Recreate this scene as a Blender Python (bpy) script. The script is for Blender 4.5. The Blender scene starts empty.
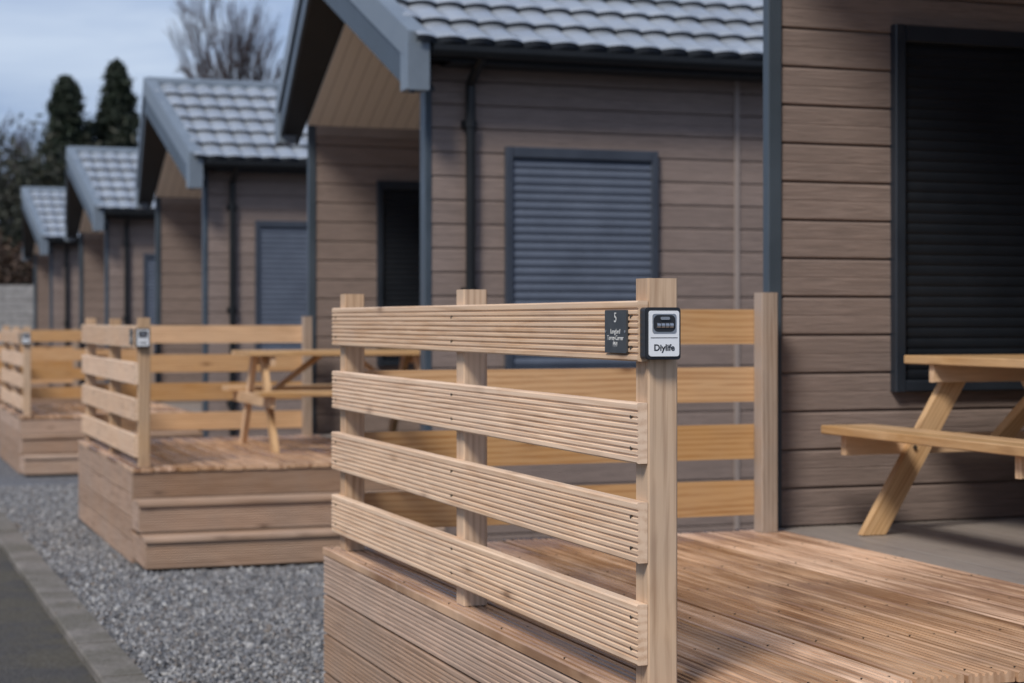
import bpy, bmesh, math, random
import numpy as np
from mathutils import Vector, Matrix
random.seed(7); rng=np.random.default_rng(7)
scene=bpy.context.scene
V=Vector
# ------------------------------------------------------------------ materials
def newmat(name):
    m=bpy.data.materials.new(name); m.use_nodes=True
    nt=m.node_tree; b=nt.nodes.get('Principled BSDF')
    return m,nt,b
def N(nt,t,**k):
    n=nt.nodes.new(t)
    for a,v in k.items(): setattr(n,a,v)
    return n
def L(nt,a,b): nt.links.new(a,b)
def ramp(nt,src,stops):
    r=N(nt,'ShaderNodeValToRGB')
    el=r.color_ramp.elements
    while len(el)>len(stops): el.remove(el[-1])
    while len(el)<len(stops): el.new(0.5)
    for e,(p,c) in zip(el,stops):
        e.position=p; e.color=(c[0],c[1],c[2],1) if hasattr(c,'__len__') else (c,c,c,1)
    L(nt,src,r.inputs[0]); return r
def noise(nt,vec,scale,detail=3,rough=.55,dist=0):
    n=N(nt,'ShaderNodeTexNoise'); n.inputs['Scale'].default_value=scale
    n.inputs['Detail'].default_value=detail; n.inputs['Roughness'].default_value=rough
    n.inputs['Distortion'].default_value=dist
    if vec is not None: L(nt,vec,n.inputs['Vector'])
    return n
def mapping(nt,vec,sc):
    m=N(nt,'ShaderNodeMapping'); m.inputs['Scale'].default_value=sc; L(nt,vec,m.inputs['Vector']); return m.outputs[0]
def mix(nt,f,a,b,mode='MIX'):
    m=N(nt,'ShaderNodeMix',data_type='RGBA',blend_type=mode)
    for s,v in ((m.inputs[0],f),(m.inputs[6],a),(m.inputs[7],b)):
        if isinstance(v,(int,float)): s.default_value=v
        elif isinstance(v,tuple): s.default_value=(v[0],v[1],v[2],1)
        else: L(nt,v,s)
    return m.outputs[2]
def math_(nt,op,a,b=0.0):
    m=N(nt,'ShaderNodeMath',operation=op)
    for s,v in ((m.inputs[0],a),(m.inputs[1],b)):
        if isinstance(v,(int,float)): s.default_value=v
        else: L(nt,v,s)
    return m.outputs[0]
def bump(nt,b,h,strength,dist=.002):
    n=N(nt,'ShaderNodeBump'); n.inputs['Strength'].default_value=strength; n.inputs['Distance'].default_value=dist
    L(nt,h,n.inputs['Height']); L(nt,n.outputs[0],b.inputs['Normal'])
def spec(b,v): b.inputs['Specular IOR Level'].default_value=v

def wood(name,light,dark,grey=(.3,.27,.24),greyamt=.3,rough=(.45,.75),wet=0.0,knots=.85,vary=.36):
    m,nt,b=newmat(name)
    g=N(nt,'ShaderNodeAttribute',attribute_name='gco').outputs['Vector']
    r=N(nt,'ShaderNodeAttribute',attribute_name='rnd').outputs['Fac']
    n1=noise(nt,mapping(nt,g,(1.1,12,12)),1.6,3,.6,1.6)
    n2=noise(nt,mapping(nt,g,(5,210,210)),1.0,2,.6,0)
    w=N(nt,'ShaderNodeTexWave',wave_type='BANDS',bands_direction='Y'); w.inputs['Scale'].default_value=1.0
    w.inputs['Distortion'].default_value=16; w.inputs['Detail'].default_value=1.5; w.inputs['Detail Scale'].default_value=.35
    L(nt,mapping(nt,g,(1.6,14,9)),w.inputs['Vector'])
    f=math_(nt,'ADD',math_(nt,'MULTIPLY',n1.outputs[0],.6),math_(nt,'ADD',math_(nt,'MULTIPLY',n2.outputs[0],.22),math_(nt,'MULTIPLY',w.outputs[0],.18)))
    c=ramp(nt,f,[(.32,dark),(.44,tuple((a+b_)/2 for a,b_ in zip(light,dark))),(.56,light)]).outputs[0]
    hv=N(nt,'ShaderNodeHueSaturation'); L(nt,c,hv.inputs['Color'])
    L(nt,math_(nt,'ADD',math_(nt,'MULTIPLY',r,vary),1-vary/2),hv.inputs['Value'])
    L(nt,math_(nt,'SUBTRACT',1.14,math_(nt,'MULTIPLY',r,.28)),hv.inputs['Saturation'])
    c=hv.outputs[0]
    if knots:
        vo=N(nt,'ShaderNodeTexVoronoi'); vo.inputs['Scale'].default_value=1; vo.inputs['Randomness'].default_value=1
        L(nt,mapping(nt,g,(2.6,7,7)),vo.inputs['Vector'])
        kf=ramp(nt,vo.outputs['Distance'],[(.04,1),(.10,.35),(.2,0)]).outputs[0]
        kn=math_(nt,'MULTIPLY',kf,knots)
        c=mix(nt,kn,c,(dark[0]*.42,dark[1]*.34,dark[2]*.28))
    obj=N(nt,'ShaderNodeTexCoord').outputs['Object']
    n3=noise(nt,obj,2.3,3,.62)
    gf=math_(nt,'MULTIPLY',ramp(nt,n3.outputs[0],[(.38,0),(.7,1)]).outputs[0],greyamt)
    c=mix(nt,gf,c,grey)
    if wet>0:
        n4=noise(nt,mapping(nt,g,(.9,16,1)),1.3,4,.62,.3)
        n5=noise(nt,obj,.9,2,.5,.2)
        ws=math_(nt,'ADD',math_(nt,'MULTIPLY',n4.outputs[0],.65),math_(nt,'MULTIPLY',n5.outputs[0],.35))
        wf=ramp(nt,ws,[(.42,0),(.56,1)]).outputs[0]
        c=mix(nt,math_(nt,'MULTIPLY',wf,wet),c,mix(nt,1.0,c,(.40,.31,.25),'MULTIPLY'))
        rr=mix(nt,wf,(rough[1],)*3,(rough[0],)*3); L(nt,rr,b.inputs['Roughness'])
    else:
        rr=ramp(nt,n2.outputs[0],[(.3,rough[1]),(.7,rough[0])]).outputs[0]; L(nt,rr,b.inputs['Roughness'])
    L(nt,c,b.inputs['Base Color'])
    bump(nt,b,f,.4,.0015); spec(b,.4)
    return m
M={}
M['rail']=wood('pale_treated_pine',(.80,.58,.40),(.60,.385,.235),grey=(.55,.43,.34),greyamt=.3)
M['railin']=wood('golden_pine',(.66,.42,.225),(.47,.26,.12),grey=(.45,.34,.24),greyamt=.25,rough=(.3,.55))
M['post']=wood('post_pine',(.58,.39,.235),(.38,.225,.12),greyamt=.3)
M['postgrey']=wood('weathered_post',(.43,.335,.265),(.28,.205,.15),greyamt=.5)
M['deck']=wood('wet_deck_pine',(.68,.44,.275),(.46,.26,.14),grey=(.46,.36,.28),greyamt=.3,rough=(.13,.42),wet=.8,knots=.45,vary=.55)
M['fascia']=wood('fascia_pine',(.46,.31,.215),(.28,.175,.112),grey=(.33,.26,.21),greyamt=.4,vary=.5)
M['table']=wood('table_pine',(.68,.45,.25),(.48,.28,.13),greyamt=.15,rough=(.28,.5))
M['porch']=wood('grey_composite_deck',(.29,.255,.23),(.205,.18,.165),greyamt=.3,knots=0,rough=(.25,.5))

def siding(name,base):
    m,nt,b=newmat(name)
    g=N(nt,'ShaderNodeAttribute',attribute_name='gco').outputs['Vector']
    r=N(nt,'ShaderNodeAttribute',attribute_name='rnd').outputs['Fac']
    n1=noise(nt,mapping(nt,g,(1.6,24,24)),1.3,4,.7,2.4)
    n2=noise(nt,mapping(nt,g,(7,160,160)),1,2,.6)
    f=math_(nt,'ADD',math_(nt,'MULTIPLY',n1.outputs[0],.65),math_(nt,'MULTIPLY',n2.outputs[0],.35))
    c=ramp(nt,f,[(.3,tuple(x*.70 for x in base)),(.65,tuple(x*1.22 for x in base))]).outputs[0]
    hv=N(nt,'ShaderNodeHueSaturation'); L(nt,c,hv.inputs['Color']); L(nt,math_(nt,'ADD',math_(nt,'MULTIPLY',r,.14),.93),hv.inputs['Value'])
    obj=N(nt,'ShaderNodeTexCoord').outputs['Object']
    n3=noise(nt,mapping(nt,obj,(1,1,.35)),1.2,3,.6)
    c=mix(nt,ramp(nt,n3.outputs[0],[(.4,0),(.75,.3)]).outputs[0],hv.outputs[0],tuple(x*.72 for x in base))
    L(nt,c,b.inputs['Base Color']); b.inputs['Roughness'].default_value=.55
    bump(nt,b,f,1.0,.006); spec(b,.35); return m
M['siding']=siding('taupe_embossed_siding',(.245,.190,.165))
def paint(name,c,rough=.45,metal=0,var=.12,sp=.4,scale=3,bumpy=0):
    m,nt,b=newmat(name)
    obj=N(nt,'ShaderNodeTexCoord').outputs['Object']
    n=noise(nt,obj,scale,3,.65)
    L(nt,ramp(nt,n.outputs[0],[(.3,tuple(x*(1-var) for x in c)),(.7,tuple(min(1,x*(1+var)) for x in c))]).outputs[0],b.inputs['Base Color'])
    L(nt,ramp(nt,n.outputs[0],[(.3,max(.05,rough-.08)),(.7,rough+.1)]).outputs[0],b.inputs['Roughness'])
    b.inputs['Metallic'].default_value=metal; spec(b,sp)
    if bumpy: bump(nt,b,noise(nt,obj,scale*12,4).outputs[0],bumpy,.003)
    return m
M['trim']=paint('slate_blue_trim',(.055,.073,.093),.4)
M['cap']=paint('barge_cap_grey',(.16,.195,.235),.36)
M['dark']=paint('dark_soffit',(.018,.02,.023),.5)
M['black']=paint('black_plastic',(.010,.011,.012),.35)
M['frame']=paint('window_frame_slate',(.048,.058,.078),.4)
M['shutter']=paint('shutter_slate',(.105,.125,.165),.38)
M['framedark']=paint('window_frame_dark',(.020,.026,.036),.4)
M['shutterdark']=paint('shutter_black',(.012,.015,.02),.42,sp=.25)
M['strip']=paint('beige_strip',(.30,.25,.225),.5)
M['core']=paint('wall_core',(.05,.04,.035),.8)
M['sidecore']=paint('siding_backing',(.08,.063,.055),.8)
M['screw']=paint('screw_steel',(.09,.075,.06),.45,.6)
M['white']=paint('faceplate_white',(.75,.77,.79),.35,var=.03)
M['boxblk']=paint('lockbox_black',(.02,.022,.026),.4)
M['slate']=paint('plaque_slate',(.05,.055,.06),.5,var=.25,scale=40)
M['letter']=paint('engraved_letters',(.65,.65,.63),.6,var=.02)
M['chrome']=paint('dial_steel',(.5,.5,.5),.25,.9,var=.03)
M['fencegrey']=paint('weathered_grey_fence',(.30,.29,.28),.8,var=.25,scale=6)
M['glass']=paint('dark_glass',(.02,.025,.03),.06,sp=.6,var=.02)
M['roof']=paint('metal_pantile_grey',(.35,.385,.425),.27,.3,var=.14,sp=.7,scale=1.6)
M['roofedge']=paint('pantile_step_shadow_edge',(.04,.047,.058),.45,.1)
m,nt,b=newmat('tan_ceiling_boards')
sp_=N(nt,'ShaderNodeSeparateXYZ'); L(nt,N(nt,'ShaderNodeTexCoord').outputs['Object'],sp_.inputs[0])
fr=math_(nt,'FRACT',math_(nt,'MULTIPLY',sp_.outputs[0],9.0))
gr=ramp(nt,fr,[(0,0),(.06,1),(.94,1),(1,0)]).outputs[0]
L(nt,mix(nt,gr,(.46,.39,.33),(.86,.79,.70)),b.inputs['Base Color']); b.inputs['Roughness'].default_value=.4
bump(nt,b,gr,.6,.006); M['ceil']=m
def gravelmat(name,stone):
    m,nt,b=newmat(name)
    if stone:
        r=N(nt,'ShaderNodeAttribute',attribute_name='rnd').outputs['Fac']
        L(nt,ramp(nt,r,[(0,(.075,.077,.082)),(.3,(.17,.172,.18)),(.5,(.17,.145,.125)),(.56,(.2,.205,.215)),(.85,(.30,.30,.305)),(1,(.5,.49,.47))]).outputs[0],b.inputs['Base Color'])
    else:
        o=N(nt,'ShaderNodeTexCoord').outputs['Object']
        vo=N(nt,'ShaderNodeTexVoronoi'); vo.inputs['Scale'].default_value=60; L(nt,o,vo.inputs['Vector'])
        sx=N(nt,'ShaderNodeSeparateColor'); L(nt,vo.outputs['Color'],sx.inputs[0])
        c=ramp(nt,sx.outputs[0],[(0,(.06,.062,.068)),(.5,(.15,.155,.165)),(1,(.36,.36,.36))]).outputs[0]
        c=mix(nt,ramp(nt,vo.outputs['Distance'],[(.3,0),(.7,.8)]).outputs[0],c,(.03,.03,.033))
        L(nt,c,b.inputs['Base Color']); bump(nt,b,vo.outputs['Distance'],-.9,.02)
    b.inputs['Roughness'].default_value=.7; return m
M['gravel']=gravelmat('gravel_sheet',False); M['stone']=gravelmat('gravel_stones',True)
def rough_ground(name,c1,c2,c3,sc,bs=.6,f3=.4,ms=.9,thr=(.42,.6)):
    m,nt,b=newmat(name); o=N(nt,'ShaderNodeTexCoord').outputs['Object']
    n=noise(nt,o,sc,5,.7); n2=noise(nt,o,ms,5,.68); n3=noise(nt,o,sc*6,3,.6)
    c=ramp(nt,n.outputs[0],[(.3,c1),(.7,c2)]).outputs[0]
    c=mix(nt,ramp(nt,n2.outputs[0],[(thr[0],0),(thr[1],.85)]).outputs[0],c,c3)
    c=mix(nt,f3,c,ramp(nt,n3.outputs[0],[(.38,(.006,.006,.006)),(.62,(.24,.225,.2))]).outputs[0])
    L(nt,c,b.inputs['Base Color']); b.inputs['Roughness'].default_value=.85
    bump(nt,b,n3.outputs[0],bs,.012); return m
M['asphalt']=rough_ground('asphalt',(.02,.018,.017),(.042,.036,.031),(.06,.048,.024),12,1.0,.25,2.2,(.44,.58))
M['kerb']=rough_ground('kerb_concrete',(.15,.13,.112),(.27,.24,.21),(.10,.088,.06),9,.4,.3,2.0)
M['grass']=rough_ground('grass',(.04,.055,.02),(.08,.09,.035),(.06,.05,.03),3)
def foliage(name,a,b_):
    m,nt,b=newmat(name); r=N(nt,'ShaderNodeAttribute',attribute_name='rnd').outputs['Fac']
    L(nt,ramp(nt,r,[(0,a),(1,b_)]).outputs[0],b.inputs['Base Color']); b.inputs['Roughness'].default_value=.7; return m
M['conifer']=foliage('conifer_foliage',(.008,.015,.009),(.024,.038,.018))
M['twig']=foliage('twig_brown',(.05,.036,.038),(.10,.075,.072))
M['bark']=paint('bark',(.07,.058,.055),.9,var=.3,scale=5)
M['bush']=foliage('bush_foliage',(.012,.015,.009),(.04,.042,.024))
M['beech']=foliage('beech_hedge_brown',(.04,.022,.014),(.11,.065,.04))
M['leaf']=foliage('fallen_leaf',(.07,.04,.02),(.22,.14,.06))

# ------------------------------------------------------------------ mesh builder
class MB:
    def __init__(s): s.v=[];s.f=[];s.g=[];s.r=[];s.m=[];s.mats=[]
    def mi(s,k):
        if k not in s.mats: s.mats.append(k)
        return s.mats.index(k)
    def ext(s,prof,Ln,o,xd,yd,zd,mat,rnd=None):
        o=V(o);xd=V(xd);yd=V(yd);zd=V(zd)
        b0=len(s.v); n=len(prof); r=random.random() if rnd is None else rnd
        off=V((random.uniform(0,60),random.uniform(0,60),random.uniform(0,60)))
        for k in (0,1):
            for (u,w) in prof:
                s.v.append(o+xd*(Ln*k)+yd*u+zd*w); s.g.append(off+V((Ln*k,u,w))); s.r.append(r)
        i=s.mi(mat)
        for a in range(n):
            c=(a+1)%n; s.f.append((b0+a,b0+c,b0+n+c,b0+n+a)); s.m.append(i)
        s.f.append(tuple(b0+a for a in range(n))); s.m.append(i)
        s.f.append(tuple(b0+n+a for a in reversed(range(n)))); s.m.append(i)
    def box(s,x0,x1,y0,y1,z0,z1,mat,ax='x',c=.0):
        if ax=='x': s.ext(rect(y1-y0,z1-z0,c),x1-x0,(x0,y0,z0),(1,0,0),(0,1,0),(0,0,1),mat)
        elif ax=='y': s.ext(rect(x1-x0,z1-z0,c),y1-y0,(x0,y0,z0),(0,1,0),(1,0,0),(0,0,1),mat)
        else: s.ext(rect(x1-x0,y1-y0,c),z1-z0,(x0,y0,z0),(0,0,1),(1,0,0),(0,1,0),mat)
    def beam(s,p,q,w,t,mat,side=(0,1,0),c=.003):
        p=V(p);q=V(q);d=(q-p);Ln=d.length;d.normalize();sd=V(side);sd=(sd-d*sd.dot(d)).normalized();up=d.cross(sd)
        s.ext([(a-w/2,b-t/2) for a,b in rect(w,t,c)],Ln,p,d,sd,up,mat)
    def cyl(s,p,q,r,mat,n=12,rnd=None):
        p=V(p);q=V(q);d=(q-p);Ln=d.length;d.normalize()
        a=V((1,0,0)) if abs(d.x)<.8 else V((0,1,0)); a=(a-d*a.dot(d)).normalized(); bb=d.cross(a)
        s.ext([(r*math.cos(2*math.pi*i/n),r*math.sin(2*math.pi*i/n)) for i in range(n)],Ln,p,d,a,bb,mat,rnd)
    def poly(s,vs,fs,mat):
        b0=len(s.v); r=random.random()
        for p in vs: s.v.append(V(p)); s.g.append(V(p)); s.r.append(r)
        i=s.mi(mat)
        for f in fs: s.f.append(tuple(b0+a for a in f)); s.m.append(i)
    def mesh(s,name,recalc=True,smooth=False):
        me=bpy.data.meshes.new(name); me.from_pydata([tuple(v) for v in s.v],[],s.f)
        for k in s.mats: me.materials.append(M[k])
        me.polygons.foreach_set('material_index',s.m)
        a=me.attributes.new('gco','FLOAT_VECTOR','POINT'); a.data.foreach_set('vector',np.array([tuple(g) for g in s.g],dtype=np.float32).ravel())
        a=me.attributes.new('rnd','FLOAT','POINT'); a.data.foreach_set('value',np.array(s.r,dtype=np.float32))
        if recalc:
            bm=bmesh.new(); bm.from_mesh(me); bmesh.ops.recalc_face_normals(bm,faces=bm.faces); bm.to_mesh(me); bm.free()
        if smooth: me.polygons.foreach_set('use_smooth',[True]*len(me.polygons))
        me.update(); return me
def rect(w,h,c=0.0):
    if c<=0: return [(0,0),(w,0),(w,h),(0,h)]
    return [(c,0),(w-c,0),(w,c),(w,h-c),(w-c,h),(c,h),(0,h-c),(0,c)]
def groove(w,t,n=9,d=.0032):
    c=.004; p=[(0,0),(w,0),(w,t-c)]
    top=[]; pitch=(w-2*c)/n
    top.append((c,t))
    for i in range(n):
        x1=c+pitch*(i+1)
        if i<n-1:
            top+= [(x1-pitch*.34,t),(x1-pitch*.18,t-d),(x1+pitch*.04,t-d),(x1+pitch*.2,t)]
    top.append((w-c,t))
    p+=list(reversed(top)); p.append((0,t-c)); return p
GB=groove(.145,.028,9,.0045)
def empty(name,loc=(0,0,0),rot=0):
    e=bpy.data.objects.new(name,None); e.empty_display_size=.3; e.location=loc; e.rotation_euler=(0,0,rot)
    scene.collection.objects.link(e); return e
def child(name,me,par,loc=(0,0,0)):
    o=bpy.data.objects.new(name,me); scene.collection.objects.link(o); o.parent=par; o.location=loc; return o
def assemble(name,parts,loc,rot=0):
    e=empty(name,loc,rot)
    for n,me in parts: child(n,me,e)
    return e
PITCH=8.45
DOFF=[0,-.15,.05,0,0]
def deckz(i): return .61-.085*i
def gz(y): y=max(-20,min(60,y)); return -.01-.01006*(y-4)

# ------------------------------------------------------------------ LODGE (local z: 0=floor)
def build_lodge():
    P=[]
    XF,XB,XR=3.72,5.9,11.4
    YN,YFW=3.70,7.10
    mb=MB()
    SP=lambda h:[(0,0),(h,0),(h,.008),(h-.012,.0175),(h*.52,.0185),(h*.5,.0165),(h*.47,.0185),(.006,.020),(0,.014)]
    def boards_x(y,x0,x1,z0,z1,dirn):
        z=z0
        while z<z1-.02:
            h=min(.1615,z1-z)
            mb.ext(SP(h),x1-x0,(x0,y,z),(1,0,0),(0,0,1),(0,dirn,0),'siding'); z+=.1655
    boards_x(YN+.02,XF+.03,XR,-.68,2.74,-1)
    boards_x(YFW+.02,XF+.04,XB,.0,2.62,-1)
    z=0
    while z<2.9:
        h=min(.1615,3.0-z)
        mb.ext(SP(h),YFW-YN-.14,(XB,YN+.13,z),(0,1,0),(0,0,1),(-1,0,0),'siding'); z+=.1655
    boards_x(YFW+.055,XF+.04,XR,-.75,2.78,1)
    boards_x(YN+.105,XF+.04,XB,.0,2.7,1)
    P.append(('wall_siding',mb.mesh('wall_siding')))
    mb=MB()
    mb.box(XF+.01,XR,YN+.022,YN+.10,-.8,2.76,'sidecore'); mb.box(XF+.01,XR,YFW+.022,YFW+.053,-.8,2.85,'sidecore')
    mb.box(XB+.002,XB+.09,YN+.102,YFW+.02,-.02,2.9,'sidecore','y')
    ym=5.425
    mb.poly([(XR,YN+.02,-.8),(XR,YFW+.07,-.8),(XR,YFW+.07,2.8),(XR,ym,3.66),(XR,YN+.02,2.8)],[(0,1,2,3,4)],'siding')
    mb.poly([(XB+.05,YN+.1,2.72),(XB+.05,YFW+.02,2.72),(XB+.05,ym,3.64)],[(0,1,2)],'ceil')
    mb.box(XF+.03,XB,YN+.11,YFW+.015,-.75,-.03,'core')
    P.append(('wall_structure',mb.mesh('wall_structure')))
    mb=MB()
    mb.box(XF-.012,XF+.035,YN-.006,YN+.12,-.8,2.74,'trim','z',.004)
    mb.box(XF-.02,XF+.045,YFW-.010,YFW+.045,-.03,2.66,'trim','z',.004)
    mb.box(XF+.045,XB-.02,YFW-.008,YFW+.0,2.56,2.66,'strip','x',.002)
    mb.box(6.06,6.10,YN-.012,YN+.0,-.7,2.72,'strip','z',.002)
    P.append(('corner_trim',mb.mesh('corner_trim')))
    mb=MB(); x=XF+.003
    while x<XB-.01:
        w=min(.145,XB-x); mb.ext(groove(w,.028,7,.002),YFW-YN-.1,(x,YN+.1,-.03),(0,1,0),(1,0,0),(0,0,1),'porch'); x+=.152
    P.append(('porch_floor',mb.mesh('porch_floor')))
    YE0,YE1,ZE,ZR=3.40,7.45,2.83,3.88
    S=-.06   # front overhang offset
    SL=math.hypot(ym-YE0,ZR-ZE); ca=(ym-YE0)/SL; sa=(ZR-ZE)/SL
    for side in (0,1):
        rows=6; rl=SL/rows; per=.205; nx=int((XR+.3-3.38)/.0205)
        ss=[]
        for r in range(rows):
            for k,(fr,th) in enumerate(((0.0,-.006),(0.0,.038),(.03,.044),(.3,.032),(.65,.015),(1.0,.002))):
                ss.append((r,fr,th,k))
        vs=[]
        for (r,fr,th,k) in ss:
            for i in range(nx+1):
                x0f=3.60+S-.20*((r+fr)/rows)
                x=x0f+(XR+.3-x0f)*i/nx
                ph=(x/per)%1.0
                wv=abs(math.sin(math.pi*ph))**.7
                sdist=(r+fr)*rl - (.06*wv*(1-fr))
                h=th+.04*wv
                yy=YE0+sdist*ca-h*sa; zz=ZE+sdist*sa+h*ca
                if side: yy=YE0+YE1-yy
                vs.append((x,yy,zz))
        n1=nx+1; mb=MB(); f1=[];f2=[]
        for j in range(len(ss)-1):
            for i in range(nx):
                a=j*n1+i; q=(a,a+1,a+n1+1,a+n1); q=q if side==0 else q[::-1]
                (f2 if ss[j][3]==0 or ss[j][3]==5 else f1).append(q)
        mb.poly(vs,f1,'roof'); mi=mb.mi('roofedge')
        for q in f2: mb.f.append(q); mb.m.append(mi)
        me=mb.mesh('roof_tiles',recalc=False)
        me.polygons.foreach_set('use_smooth',[True]*len(me.polygons))
        bm=bmesh.new(); bm.from_mesh(me)
        for e in bm.edges:
            if len(e.link_faces)==2 and e.calc_face_angle(0)>.6: e.smooth=False
        bm.to_mesh(me); bm.free()
        P.append(('roof_tiles',me))
    def sl(y,dz): return ZE+(min(y-YE0,YE1-y))*(ZR-ZE)/(ym-YE0)+dz
    def slopepanel(mb,ya,yb,dzt,dzb,xa_,xb_,xe,mat):
        vs=[(xa_,ya,sl(ya,dzt)),(xb_,yb,sl(yb,dzt)),(xe,yb,sl(yb,dzt)),(xe,ya,sl(ya,dzt)),
            (xa_,ya,sl(ya,dzb)),(xb_,yb,sl(yb,dzb)),(xe,yb,sl(yb,dzb)),(xe,ya,sl(ya,dzb))]
        mb.poly(vs,[(0,1,2,3),(7,6,5,4),(0,4,5,1),(1,5,6,2),(2,6,7,3),(3,7,4,0)],mat)
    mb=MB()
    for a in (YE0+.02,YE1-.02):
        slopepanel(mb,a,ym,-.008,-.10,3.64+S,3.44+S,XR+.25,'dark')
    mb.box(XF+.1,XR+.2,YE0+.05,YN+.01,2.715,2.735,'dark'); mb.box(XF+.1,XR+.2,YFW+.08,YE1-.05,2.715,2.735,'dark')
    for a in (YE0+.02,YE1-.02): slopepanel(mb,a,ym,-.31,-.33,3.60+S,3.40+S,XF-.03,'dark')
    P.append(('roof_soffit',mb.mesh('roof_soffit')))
    mb=MB()
    for a in (YN+.12,YFW-.002): slopepanel(mb,a,ym,-.345,-.37,XF-.03,XF-.03,XB+.04,'ceil')
    P.append(('porch_ceiling',mb.mesh('porch_ceiling')))
    mb=MB()
    for a in (YE0,YE1):
        sg=1 if a<ym else -1
        vs=[];
        for (yy,xx) in ((a,3.575+S),(ym,3.375+S)):
            for dx,dz in ((0,.0),(.028,.0),(.028,-.34),(0,-.34)): vs.append((xx+dx,yy,sl(yy,dz)))
        mb.poly(vs,[(0,1,2,3),(7,6,5,4),(0,4,5,1),(1,5,6,2),(2,6,7,3),(3,7,4,0)],'trim')
        vs=[]
        for (yy,xx) in ((a-.02*sg,3.555+S),(ym,3.355+S)):
            for dx,dz in ((0,.085),(.13,.085),(.13,.015),(.0,-.12)): vs.append((xx+dx,yy,sl(yy,dz) if yy==ym else sl(a,dz)-.01))
        mb.poly(vs,[(0,1,2,3),(7,6,5,4),(0,4,5,1),(1,5,6,2),(2,6,7,3),(3,7,4,0)],'cap')
        y0,y1=(a-.03,a+.15) if sg==1 else (a-.15,a+.03)
        mb.box(3.548+S,3.70+S,y0,y1,2.51,2.84,'cap','y',.008)
    mb.cyl((3.40+S,ym,ZR+.02),(XR+.3,ym,ZR+.02),.075,'cap',14)
    P.append(('barge_boards',mb.mesh('barge_boards')))
    mb=MB()
    for a,sg in ((YE0,-1),(YE1,1)):
        prof=[(0,.0),(.0,-.04),(.02,-.07),(.045,-.08),(.075,-.07),(.095,-.04),(.095,0.0),(.088,0),(.088,-.04),(.045,-.07),(.007,-.04),(.007,0)]
        mb.ext(prof,XR+.25-3.66,(3.66,a+.03*-sg,2.82),(1,0,0),(0,sg,0),(0,0,1),'black')
        mb.box(3.66,XR+.2,a+(.035 if sg<0 else -.06),a+(.06 if sg<0 else -.035),2.725,2.82,'black')
    px=4.02
    mb.cyl((px,YE0-.0,2.76),(px,YN-.05,2.60),.034,'black'); mb.cyl((px,YN-.05,2.62),(px,YN-.05,-.6),.034,'black')
    for z in (2.3,1.15,0.1): mb.cyl((px,YN-.05,z),(px,YN-.05,z+.05),.043,'black'); mb.box(px-.055,px+.055,YN-.03,YN+.005,z,z+.05,'black')
    P.append(('gutter_and_downpipe',mb.mesh('gutter_and_downpipe')))
    def shutter(x0,x1,z0,z1,y,fm,sm,name,k_=1.0):
        fw=.052; mb=MB()
        mb.box(x0,x0+fw,y-.045,y+.01,z0,z1,fm,'z',.005); mb.box(x1-fw,x1,y-.045,y+.01,z0,z1,fm,'z',.005)
        mb.box(x0+fw,x1-fw,y-.05,y+.01,z1-.075,z1,fm,'x',.006); mb.box(x0+fw,x1-fw,y-.045,y+.01,z0,z0+.05,fm,'x',.005)
        z=z0+.05; p=.0575*(1 if k_==1 else .8)
        while z<z1-.075:
            h=min(p,z1-.075-z)
            prof=[(0,0),(h,0)]+[(h*a,b*k_) for a,b in ((1,.004),(.93,.009),(.75,.0145),(.5,.0165),(.25,.0145),(.07,.009),(0,.004))]
            mb.ext(prof,x1-x0-2*fw,(x0+fw,y-.012,z),(1,0,0),(0,0,1),(0,-1,0),sm); z+=p
        P.append((name,mb.mesh(name)))
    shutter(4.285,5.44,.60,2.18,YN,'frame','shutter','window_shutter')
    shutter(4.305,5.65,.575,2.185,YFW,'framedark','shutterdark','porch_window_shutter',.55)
    mb=MB(); x=XB-.02
    mb.box(x-.05,x,4.3,4.38,.0,2.1,'frame','z',.004); mb.box(x-.05,x,5.92,6.0,0,2.1,'frame','z',.004)
    mb.box(x-.05,x,4.38,5.92,2.02,2.1,'frame','y',.004); mb.box(x-.05,x,5.12,5.18,.0,2.02,'frame','z',.004)
    mb.box(x-.02,x-.01,4.38,5.92,0.02,2.02,'glass','y'); mb.box(x-.09,x-.05,5.08,5.1,.95,1.1,'chrome','z')
    P.append(('glazed_door',mb.mesh('glazed_door')))
    return P
LP=build_lodge()
for i in range(5): assemble('holiday_lodge',LP,(0,PITCH*i,deckz(i)))

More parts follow.
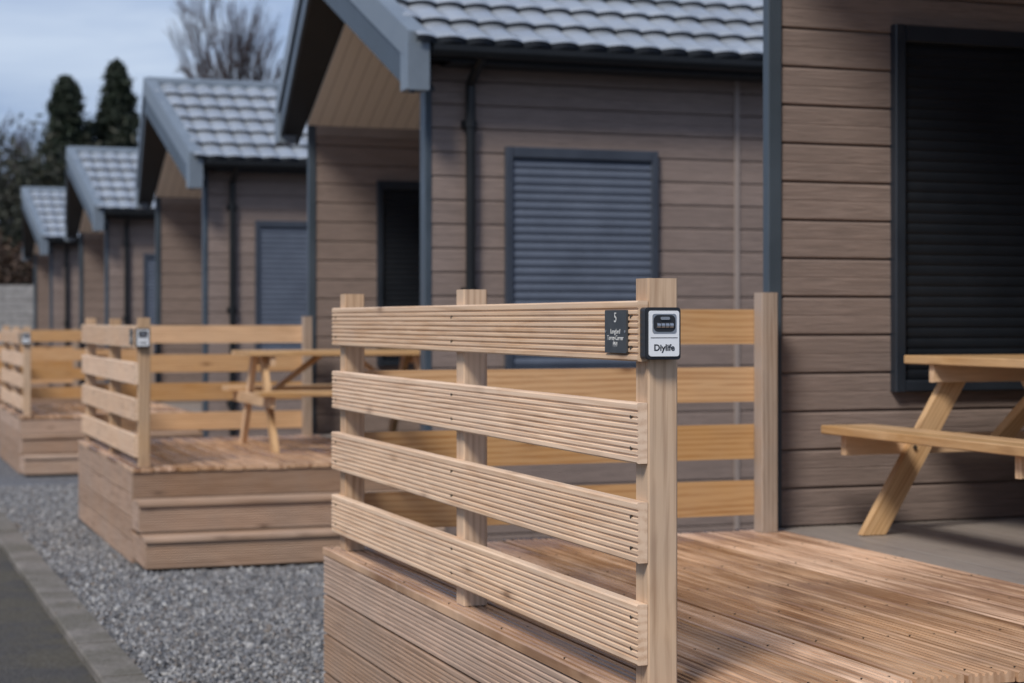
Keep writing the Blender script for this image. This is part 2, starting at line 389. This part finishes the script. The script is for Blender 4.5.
# ------------------------------------------------------------------ DECK
XO=1.742
def build_deck():
    P=[]; Y0,Y1,X1=3.985,7.085,3.715
    mb=MB(); x=XO
    while x<X1-.02:
        w=min(.1375,X1-x); dz=random.uniform(-.0025,.0025)
        mb.ext(groove(w,.028,6,.007),Y1-Y0+random.uniform(-.004,.004),(x,Y0,-.028+dz),(0,1,0),(1,0,0),(0,0,1),'deck')
        for yy in [Y0+.06+.5*k for k in range(7)]:
            for xx in (x+.03,x+w-.03): mb.cyl((xx,yy,-.004),(xx,yy,.0005+dz),.004,'screw',6)
        x+=.1495
    P.append(('deck_boards',mb.mesh('deck_boards')))
    mb=MB()
    z=-.036
    for r in range(4):
        hgt=.143
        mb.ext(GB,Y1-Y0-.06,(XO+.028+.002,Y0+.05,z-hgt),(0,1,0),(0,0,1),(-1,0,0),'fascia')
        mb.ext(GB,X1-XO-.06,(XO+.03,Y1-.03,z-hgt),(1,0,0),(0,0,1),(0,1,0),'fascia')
        z-=.153
    def riser(y,zt):
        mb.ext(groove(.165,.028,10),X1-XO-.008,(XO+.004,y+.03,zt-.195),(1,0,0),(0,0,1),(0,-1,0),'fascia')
    riser(Y0+.01,-.004) 
    for k in (1,2):
        zt=-.2*k; yk=Y0-.28*k
        for j in range(2):
            mb.ext(groove(.136,.028,9),X1-XO,(XO,yk+.14*j,zt-.028),(1,0,0),(0,1,0),(0,0,1),'fascia')
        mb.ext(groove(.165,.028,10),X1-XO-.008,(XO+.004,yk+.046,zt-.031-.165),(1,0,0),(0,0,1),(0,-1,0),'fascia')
        mb.ext(groove(.165,.028,10),.28,(XO+.03,yk+.048,zt-.031-.165),(0,1,0),(0,0,1),(-1,0,0),'fascia')
        mb.box(XO+.04,X1-.02,yk+.055,Y0+.06,-.62,zt-.032,'core')
        if k==1: mb.ext(groove(.165,.028,10),.28,(XO+.0305,yk+.048,-.596),(0,1,0),(0,0,1),(-1,0,0),'fascia')
    P.append(('fascia_and_steps',mb.mesh('fascia_and_steps')))
    mb=MB(); mb.box(XO+.035,X1-.01,Y0+.06,Y1-.035,-.66,-.05,'core')
    P.append(('substructure',mb.mesh('substructure')))
    return P
def build_fence():
    P=[]; Y0=4.045
    mb=MB()
    px0,px1=1.790,1.868
    for k,(ya,zt) in enumerate(((Y0,.99),(5.455,.985),(6.918,.99))):
        mb.box(px0,px1,ya,ya+.076,.002,zt,'post','z',.004)
    mb.box(3.58,3.655,6.918,6.994,.002,1.005,'postgrey','z',.004)
    P.append(('posts',mb.mesh('posts')))
    mb=MB(); 
    for zt in (.933,.693,.453,.213):
        j=random.uniform(-.004,.004)
        mb.ext(GB,2.97+random.uniform(-.008,.004),(px0-.001,Y0+.003-abs(j),zt-.145+j),(0,1,0),(0,0,1),(-1,0,0),'rail')
        j=random.uniform(-.003,.003)
        mb.ext(GB,3.655-px0,(px0,6.996,zt-.145+j),(1,0,0),(0,0,1),(0,1,0),'railin')
        for yy in (Y0+.038,5.493,6.956):
            for dz in (-.035,-.11): mb.cyl((px0-.026,yy,zt+dz),(px0-.0300,yy,zt+dz),.0042,'screw',8)
    P.append(('rails',mb.mesh('rails')))
    return P
DPs=[build_deck(),build_deck()]; FPs=[build_fence(),build_fence()]
for i in range(5):
    assemble('timber_deck',DPs[i%2],(0,PITCH*i+DOFF[i],deckz(i)))
    assemble('timber_fence',FPs[i%2],(0,PITCH*i+DOFF[i],deckz(i)))

# ------------------------------------------------------------------ key lockbox + plaque
def text(name,body,size,par,loc,rot,mat,align='CENTER',ext=.0004,off=0):
    c=bpy.data.curves.new(name,'FONT'); c.body=body; c.size=size; c.extrude=ext; c.align_x=align; c.align_y='CENTER'; c.space_line=.95; c.offset=off
    c.materials.append(M[mat]); o=bpy.data.objects.new(name,c); scene.collection.objects.link(o); o.parent=par; o.location=loc; o.rotation_euler=rot; return o
def rrect(w,h,r,n=5):
    p=[]
    for cx,cy,a0 in ((w/2-r,h/2-r,0),(-w/2+r,h/2-r,90),(-w/2+r,-h/2+r,180),(w/2-r,-h/2+r,270)):
        for i in range(n+1):
            a=math.radians(a0+90*i/n); p.append((cx+r*math.cos(a),cy+r*math.sin(a)))
    return p
def lockbox(loc):
    e=empty('key_lockbox',loc)
    mb=MB()
    D=(0,-1,0);U=(1,0,0);W=(0,0,1)
    mb.ext(rrect(.092,.124,.008),.030,(0,0,0),D,U,W,'boxblk'); mb.ext(rrect(.088,.120,.007),.004,(0,-.030,0),D,U,W,'boxblk')
    child('body',mb.mesh('body'),e)
    mb=MB(); mb.ext(rrect(.078,.108,.006),.0035,(0,-.034,0),D,U,W,'white'); child('faceplate',mb.mesh('faceplate'),e)
    mb=MB(); mb.ext(rrect(.062,.046,.006),.0015,(0,-.0375,.024),D,U,W,'chrome')
    mb.ext(rrect(.056,.040,.012),.0012,(0,-.039,.024),D,U,W,'boxblk')
    for k in range(4): 
        mb.cyl((-.0205+.011*k,-.0385,.019),(-.0115+.011*k,-.0385,.019),.0065,'chrome',14)
    mb.ext(rrect(.024,.007,.003),.004,(0,-.040,.036),D,U,W,'chrome')
    mb.ext(rrect(.070,.0015,.0006),.0006,(0,-.0375,-.010),D,U,W,'boxblk')
    child('dial',mb.mesh('dial'),e)
    text('label_text','Diylife',.021,e,(0,-.0378,-.034),(math.pi/2,0,0),'boxblk',off=.0005)
    return e
def plaque(loc,num):
    e=empty('name_plaque',loc)
    mb=MB(); D=(-1,0,0);U=(0,1,0);W=(0,0,1)
    mb.ext(rrect(.135,.104,.004),.005,(0,0,0),D,U,W,'slate')
    for a in (-.06,.06): mb.cyl((-.005,a,.0),(-.0065,a,.0),.0035,'chrome',10)
    child('slate_plate',mb.mesh('slate_plate'),e)
    R=(math.pi/2,0,-math.pi/2)
    text('house_number',num,.034,e,(-.0054,0,.033),R,'letter')
    text('address_lines','Longford\nTorrey Corner\nPH1',.0165,e,(-.0054,0,-.016),R,'letter')
for i in range(5):
    z=deckz(i)
    lockbox((1.813,4.0405+PITCH*i+DOFF[i],z+.858))
    plaque((1.761,4.165+PITCH*i+DOFF[i],z+.862),str(5+i))

# ------------------------------------------------------------------ picnic tables
def build_table(Ln=1.5):
    P=[]; mb=MB(); h=Ln/2
    n=5
    for k in range(n):
        x=-.35+k*.1405; mb.ext(rect(.135,.036,.004),Ln,(x,-h,.704),(0,1,0),(1,0,0),(0,0,1),'table')
    P.append(('table_top',mb.mesh('table_top')))
    mb=MB()
    for s in (-1,1):
        for k in range(2):
            x0=(.50+k*.128) if s>0 else (-.75+k*.128)
            mb.ext(rect(.122,.036,.004),Ln,(x0,-h,.414),(0,1,0),(1,0,0),(0,0,1),'table')
    P.append(('bench_seats',mb.mesh('bench_seats')))
    mb=MB()
    for s in (-1,1):
        yy=s*(h-.14)
        for t in (-1,1):
            xf,xt=.590,.160; hw=.055
            vs=[]
            for dy in (-.02,.02):
                vs+=[(t*(xf-hw),yy+dy,.001),(t*(xf+hw),yy+dy,.001),(t*(xt+hw),yy+dy,.70),(t*(xt-hw),yy+dy,.70)]
            b0=len(mb.v); mb.poly(vs,[(0,1,2,3),(7,6,5,4),(0,4,5,1),(1,5,6,2),(2,6,7,3),(3,7,4,0)],'table')
            for q in range(8):
                p=V(vs[q]); mb.g[b0+q]=V((p.z,p.x+p.z*.66*t,p.y))+V((t*7,s*5,3))
        mb.box(-.33,.33,yy-.062,yy-.024,.63,.703,'table','x',.003)
        mb.box(-.70,.70,yy+.022,yy+.06,.33,.413,'table','x',.003)
        mb.beam((0,yy-.02*s,.37),(0,s*(h-.62),.70),.09,.036,'table',(1,0,0))
        for t in (-1,1):
            mb.cyl((t*.40,yy-.03,.36),(t*.40,yy-.024,.36),.009,'screw',8)
    P.append(('frame_legs',mb.mesh('frame_legs')))
    return P
TP=build_table()
assemble('picnic_table',TP,(4.575,6.11,deckz(0)))
assemble('picnic_table',TP,(3.55,14.0,deckz(1)),math.pi/2)

# ------------------------------------------------------------------ ground, gravel, kerb, path
def sheet(name,x0,x1,y0,y1,dz,mat):
    ys=sorted({y0,y1,*[y for y in (-20,60) if y0<y<y1]})
    mb=MB(); vs=[];fs=[]
    for y in ys: vs+=[(x0,y,gz(y)+dz),(x1,y,gz(y)+dz)]
    for k in range(len(ys)-1): fs.append((2*k,2*k+1,2*k+3,2*k+2))
    mb.poly(vs,fs,mat); o=bpy.data.objects.new(name,mb.mesh(name,recalc=False)); scene.collection.objects.link(o); return o
sheet('ground',-900,900,-300,1500,-.06,'grass')
sheet('asphalt_path',-3.2,1.012,-15,75,-.03,'asphalt')
sheet('gravel_bed',1.2,18,-12,56,-.008,'gravel')
mb=MB(); y=-12
while y<70:
    Lk=.914; dz=random.uniform(-.003,.003); dx=random.uniform(-.004,.004)
    o=(1.01+dx,y,gz(y)-.12+dz)
    mb.ext(rect(.195,.135,.008),Lk-.008,o,V((0,1,-.01006)).normalized(),(1,0,0),(0,0,1),'kerb'); y+=Lk
o=bpy.data.objects.new('kerb',mb.mesh('kerb')); scene.collection.objects.link(o)

def instmesh(name,base_v,base_f,centers,mats,mat,rn):
    n=len(centers); bv=np.array(base_v); k=len(bv); bf=np.array(base_f); fl=bf.shape[1]
    vv=np.einsum('nij,kj->nki',mats,bv)+centers[:,None,:]
    ff=(bf[None]+(np.arange(n)*k)[:,None,None]).reshape(-1)
    me=bpy.data.meshes.new(name); me.vertices.add(n*k); me.vertices.foreach_set('co',vv.astype(np.float32).ravel())
    nf=n*len(bf); me.loops.add(nf*fl); me.loops.foreach_set('vertex_index',ff.astype(np.int32))
    me.polygons.add(nf); me.polygons.foreach_set('loop_start',(np.arange(nf)*fl).astype(np.int32))
    me.update(calc_edges=True); me.validate()
    a=me.attributes.new('rnd','FLOAT','POINT'); a.data.foreach_set('value',np.repeat(rn,k).astype(np.float32))
    me.materials.append(M[mat]); return me
def randrot(n):
    q=rng.normal(size=(n,4)); q/=np.linalg.norm(q,axis=1)[:,None]; w,x,y,z=q.T
    return np.stack([np.stack([1-2*(y*y+z*z),2*(x*y-z*w),2*(x*z+y*w)],-1),np.stack([2*(x*y+z*w),1-2*(x*x+z*z),2*(y*z-x*w)],-1),np.stack([2*(x*z-y*w),2*(y*z+x*w),1-2*(x*x+y*y)],-1)],1)
ns=110000
X=rng.uniform(1.20,3.9,ns); Y=5.6+rng.power(.8,ns)*13.5
keep=~((X>1.73)&((Y<7.12)|((Y>11.72)&(Y<15.40))))
X=X[keep];Y=Y[keep];n=len(X)
s=rng.gamma(5,.0016,n)+.002
Z=np.array([gz(y) for y in Y])-.006+rng.uniform(0,.008,n)
sc=np.stack([s*rng.uniform(.8,1.4,n),s*rng.uniform(.7,1.2,n),s*rng.uniform(.5,.9,n)],-1)
R=randrot(n)*sc[:,None,:]
oct_v=[(1,0.1,0),(-.9,.15,.1),(.1,1,-.1),(-.1,-1,.05),(.05,.1,.9),(0,-.1,-.9)]
oct_f=[(0,2,4),(2,1,4),(1,3,4),(3,0,4),(2,0,5),(1,2,5),(3,1,5),(0,3,5)]
me=instmesh('gravel',oct_v,oct_f,np.stack([X,Y,Z],-1),R,'stone',rng.uniform(0,1,n)**1.1)
o=bpy.data.objects.new('gravel',me); scene.collection.objects.link(o)
n=170; X=np.where(rng.uniform(size=n)<.5,1.2+rng.gamma(1.2,.12,n),rng.uniform(.5,3.6,n)); Y=rng.uniform(6.2,20,n)
keep=~((X>1.70)&((Y<7.2)|((Y>11.7)&(Y<15.5)))); X=X[keep];Y=Y[keep];n=len(X)
Z=np.array([gz(y) for y in Y])+np.where(X<1.01,-.024,.018)
R=randrot(n); up=np.array([[1,0,0],[0,1,0],[0,0,.25]]); R=np.einsum('ij,njk->nik',up,R)*rng.uniform(.012,.026,n)[:,None,None]
me=instmesh('fallen_leaves',[(-1,0,0),(-.2,.55,.15),(1,.1,0),(-.1,-.5,.2)],[(0,3,2,1)],np.stack([X,Y,Z],-1),R,'leaf',rng.uniform(0,1,n))
o=bpy.data.objects.new('fallen_leaves',me); scene.collection.objects.link(o)

# ------------------------------------------------------------------ trees
def conifer(name,x,y,ztop,rad,nclump=760):
    base=gz(y); H=ztop-base; e=empty(name,(x,y,base))
    mb=MB(); mb.ext([(.22*math.cos(a),.22*math.sin(a)) for a in [i*math.pi/4 for i in range(8)]],H*.9,(0,0,0),(0,0,1),(1,0,0),(0,1,0),'bark')
    for k in range(50):
        zz=H*random.uniform(.1,.92); a=random.uniform(0,6.28); rr=rad*(1-zz/H)*.8+.2
        mb.cyl((0,0,zz),(rr*math.cos(a),rr*math.sin(a),zz+rr*.15),.04,'bark',5)
    child('trunk',mb.mesh('trunk'),e)
    cs=[];rn=[]; ph=random.uniform(0,6)
    for k in range(nclump):
        t=random.random()**.65; zz=H*(.06+.94*t); 
        env=rad*((1-t)**.6)*(.88+.2*math.sin(t*23+ph))+.05
        a=random.uniform(0,6.28); lob=1+.25*math.sin(3*a+t*21+ph)
        q=random.uniform(.05,1.08)*env*lob
        c=np.array([q*math.cos(a),q*math.sin(a),zz-.15*q]); m_=80
        p=rng.normal(size=(m_,3))*np.array([.28,.28,.22])*(.4+.8*(1-t))
        cs.append(c+p); sh=random.random()*.6; rn.append(np.clip(sh+.8*p[:,2]+rng.uniform(0,.3,m_),0,1))
    cs=np.concatenate(cs);rn=np.concatenate(rn); n=len(cs)
    R=randrot(n)*rng.uniform(.05,.13,n)[:,None,None]
    me=instmesh('foliage',[(-1,-.4,0),(1,-.3,.1),(1.1,.4,0),(-.9,.35,.1)],[(0,1,2,3)],cs,R,'conifer',rn); child('foliage',me,e)
def place(px,d): 
    r=(px-512)/1850*d; return .3364*d+.9417*r, .9417*d-.3364*r
def zat(py,d): return 1.5+(320-py)/1850*d
for px,py,d,rad in ((66,80,84,2.7),(117,64,86,2.6)):
    x,y=place(px,d); conifer('conifer_tree',x,y,zat(py,d),rad)
def baretree(mb,x,y,z0,H,spread,depth=6,seed=1,r0=.2,rmin=.011,trunk=.3):
    rnd=random.Random(seed)
    def br(p,d,Ln,r,lv):
        q=p+d*Ln*.5+V((rnd.uniform(-.06,.06),rnd.uniform(-.06,.06),0))*Ln; e=p+d*Ln
        nn=6 if lv<2 else 4 if lv<4 else 3
        rr=rnd.random()
        mb.cyl(p,q,r,'twig' if lv>2 else 'bark',nn,rr); mb.cyl(q,e,r*.8,'twig' if lv>2 else 'bark',nn,rr)
        if lv>=depth: return
        for k in range(rnd.choice((3,3,4)) if lv<depth-1 else 4):
            ax=V((rnd.gauss(0,1),rnd.gauss(0,1),rnd.gauss(0,.6))).normalized()
            nd=(d+ax*spread*(.6+.5*rnd.random())+V((0,0,.10))).normalized()
            st=e if k<2 else p+d*Ln*rnd.uniform(.4,.9)
            br(st,nd,Ln*rnd.uniform(.6,.84),max(rmin,r*.62),lv+1)
    br(V((x,y,z0)),V((0,0,1)),H*trunk,r0,0)
x,y=place(252,88); mb=MB(); H=zat(-10,88)-gz(y)
baretree(mb,0,0,0,H*.92,.62,6,11,.34,.022,.34); e=empty('bare_tree',(x,y,gz(y))); o=child('trunk_and_branches',mb.mesh('trunk_and_branches',recalc=False),e); o.scale=(.56,.56,1)
mb=MB()
for k,(px,py,d,sp) in enumerate(((8,96,95,.6),(30,84,100,.6),(48,116,92,.6),(-25,100,97,.6),(92,125,104,.6),(150,135,110,.6))):
    x,y=place(px,d); baretree(mb,x,y,gz(y),(zat(py,d)-gz(y))*.95,sp,5,20+k,.18,.024)
e=empty('distant_trees'); child('bare_branches',mb.mesh('bare_branches',recalc=False),e)
cs=[];rn=[]
for k in range(620):
    px=random.uniform(-80,330); d=random.uniform(78,105); x,y=place(px,d)
    top=zat(random.uniform(125,190) if px<150 else 215,d); zz=gz(y)+random.random()**.7*(top-gz(y)); m_=70
    p=rng.normal(size=(m_,3))*np.array([.8,.8,.55]); cs.append(np.array([x,y,zz])+p); rn.append(np.clip(random.random()*.5+.4*p[:,2]+rng.uniform(0,.3,m_),0,1))
cs=np.concatenate(cs);rn=np.concatenate(rn);n=len(cs)
me=instmesh('undergrowth',[(-1,-.4,0),(1,-.3,.1),(1.1,.4,0),(-.9,.35,.1)],[(0,1,2,3)],cs,randrot(n)*rng.uniform(.08,.2,n)[:,None,None],'bush',rn); child('undergrowth',me,e)

# ------------------------------------------------------------------ hedge + panel fence at the end of the row
n=30000
X=rng.uniform(-6,12,n); Y=56+rng.normal(0,.5,n); Z=gz(56)+rng.uniform(0,1,n)**.8*(4.6+.25*np.sin(X*2.3)+.2*np.sin(X*5.1+1))
me=instmesh('beech_hedge',[(-1,-.4,0),(1,-.3,.1),(1.1,.4,0),(-.9,.35,.1)],[(0,1,2,3)],np.stack([X,Y,Z],-1),randrot(n)*rng.uniform(.05,.12,n)[:,None,None],'beech',rng.uniform(0,1,n))
o=bpy.data.objects.new('beech_hedge',me); scene.collection.objects.link(o)
e=empty('panel_fence',(0,46,gz(46)))
mb=MB(); x=-9
while x<14:
    mb.box(x,x+.10,-.05,.05,-.1,2.85,'fencegrey','z',.01)
    for k in range(15): mb.box(x+.11,x+1.9,-.01-.008*(k%2),.012,.08+k*.18,.25+k*.18,'fencegrey')
    x+=1.92
child('panels',mb.mesh('panels'),e)

# ------------------------------------------------------------------ world, sun, camera
w=bpy.data.worlds.new("World"); scene.world=w; w.use_nodes=True; nt=w.node_tree
bg=nt.nodes['Background']; sky=N(nt,'ShaderNodeTexSky',sky_type='NISHITA'); sky.sun_disc=False
sv=V((-.60,-.56,.86)).normalized()
sky.sun_elevation=math.asin(sv.z); sky.sun_rotation=math.atan2(sv.x,sv.y); sky.air_density=1.0; sky.dust_density=1.5
tc=N(nt,'ShaderNodeTexCoord')
cn=noise(nt,mapping(nt,tc.outputs['Generated'],(1,1,3.0)),3.4,6,.58,.6)
cc=ramp(nt,cn.outputs[0],[(.40,(1.8,2.6,4.5)),(.70,(4.6,5.3,6.6))]).outputs[0]
L(nt,mix(nt,.8,sky.outputs[0],cc),bg.inputs[0]); bg.inputs[1].default_value=.13
sd=bpy.data.lights.new('sun','SUN'); sd.energy=3.1; sd.angle=math.radians(14); sd.color=(1,.93,.84)
so=bpy.data.objects.new('sun',sd); scene.collection.objects.link(so); so.rotation_euler=(-sv).to_track_quat('-Z','Y').to_euler()
cd=bpy.data.cameras.new('camera'); cd.lens=65.04; cd.sensor_width=36; cd.shift_y=-21.5/1024; cd.clip_end=3000; cd.clip_start=.1
cd.dof.use_dof=True; cd.dof.focus_distance=4.5; cd.dof.aperture_fstop=4.0
co=bpy.data.objects.new('camera',cd); scene.collection.objects.link(co); co.location=(0,0,1.5); co.rotation_euler=(math.pi/2,0,-math.atan2(661,1850))
scene.camera=co
scene.view_settings.view_transform='Standard'; scene.view_settings.look='None'; scene.view_settings.exposure=0
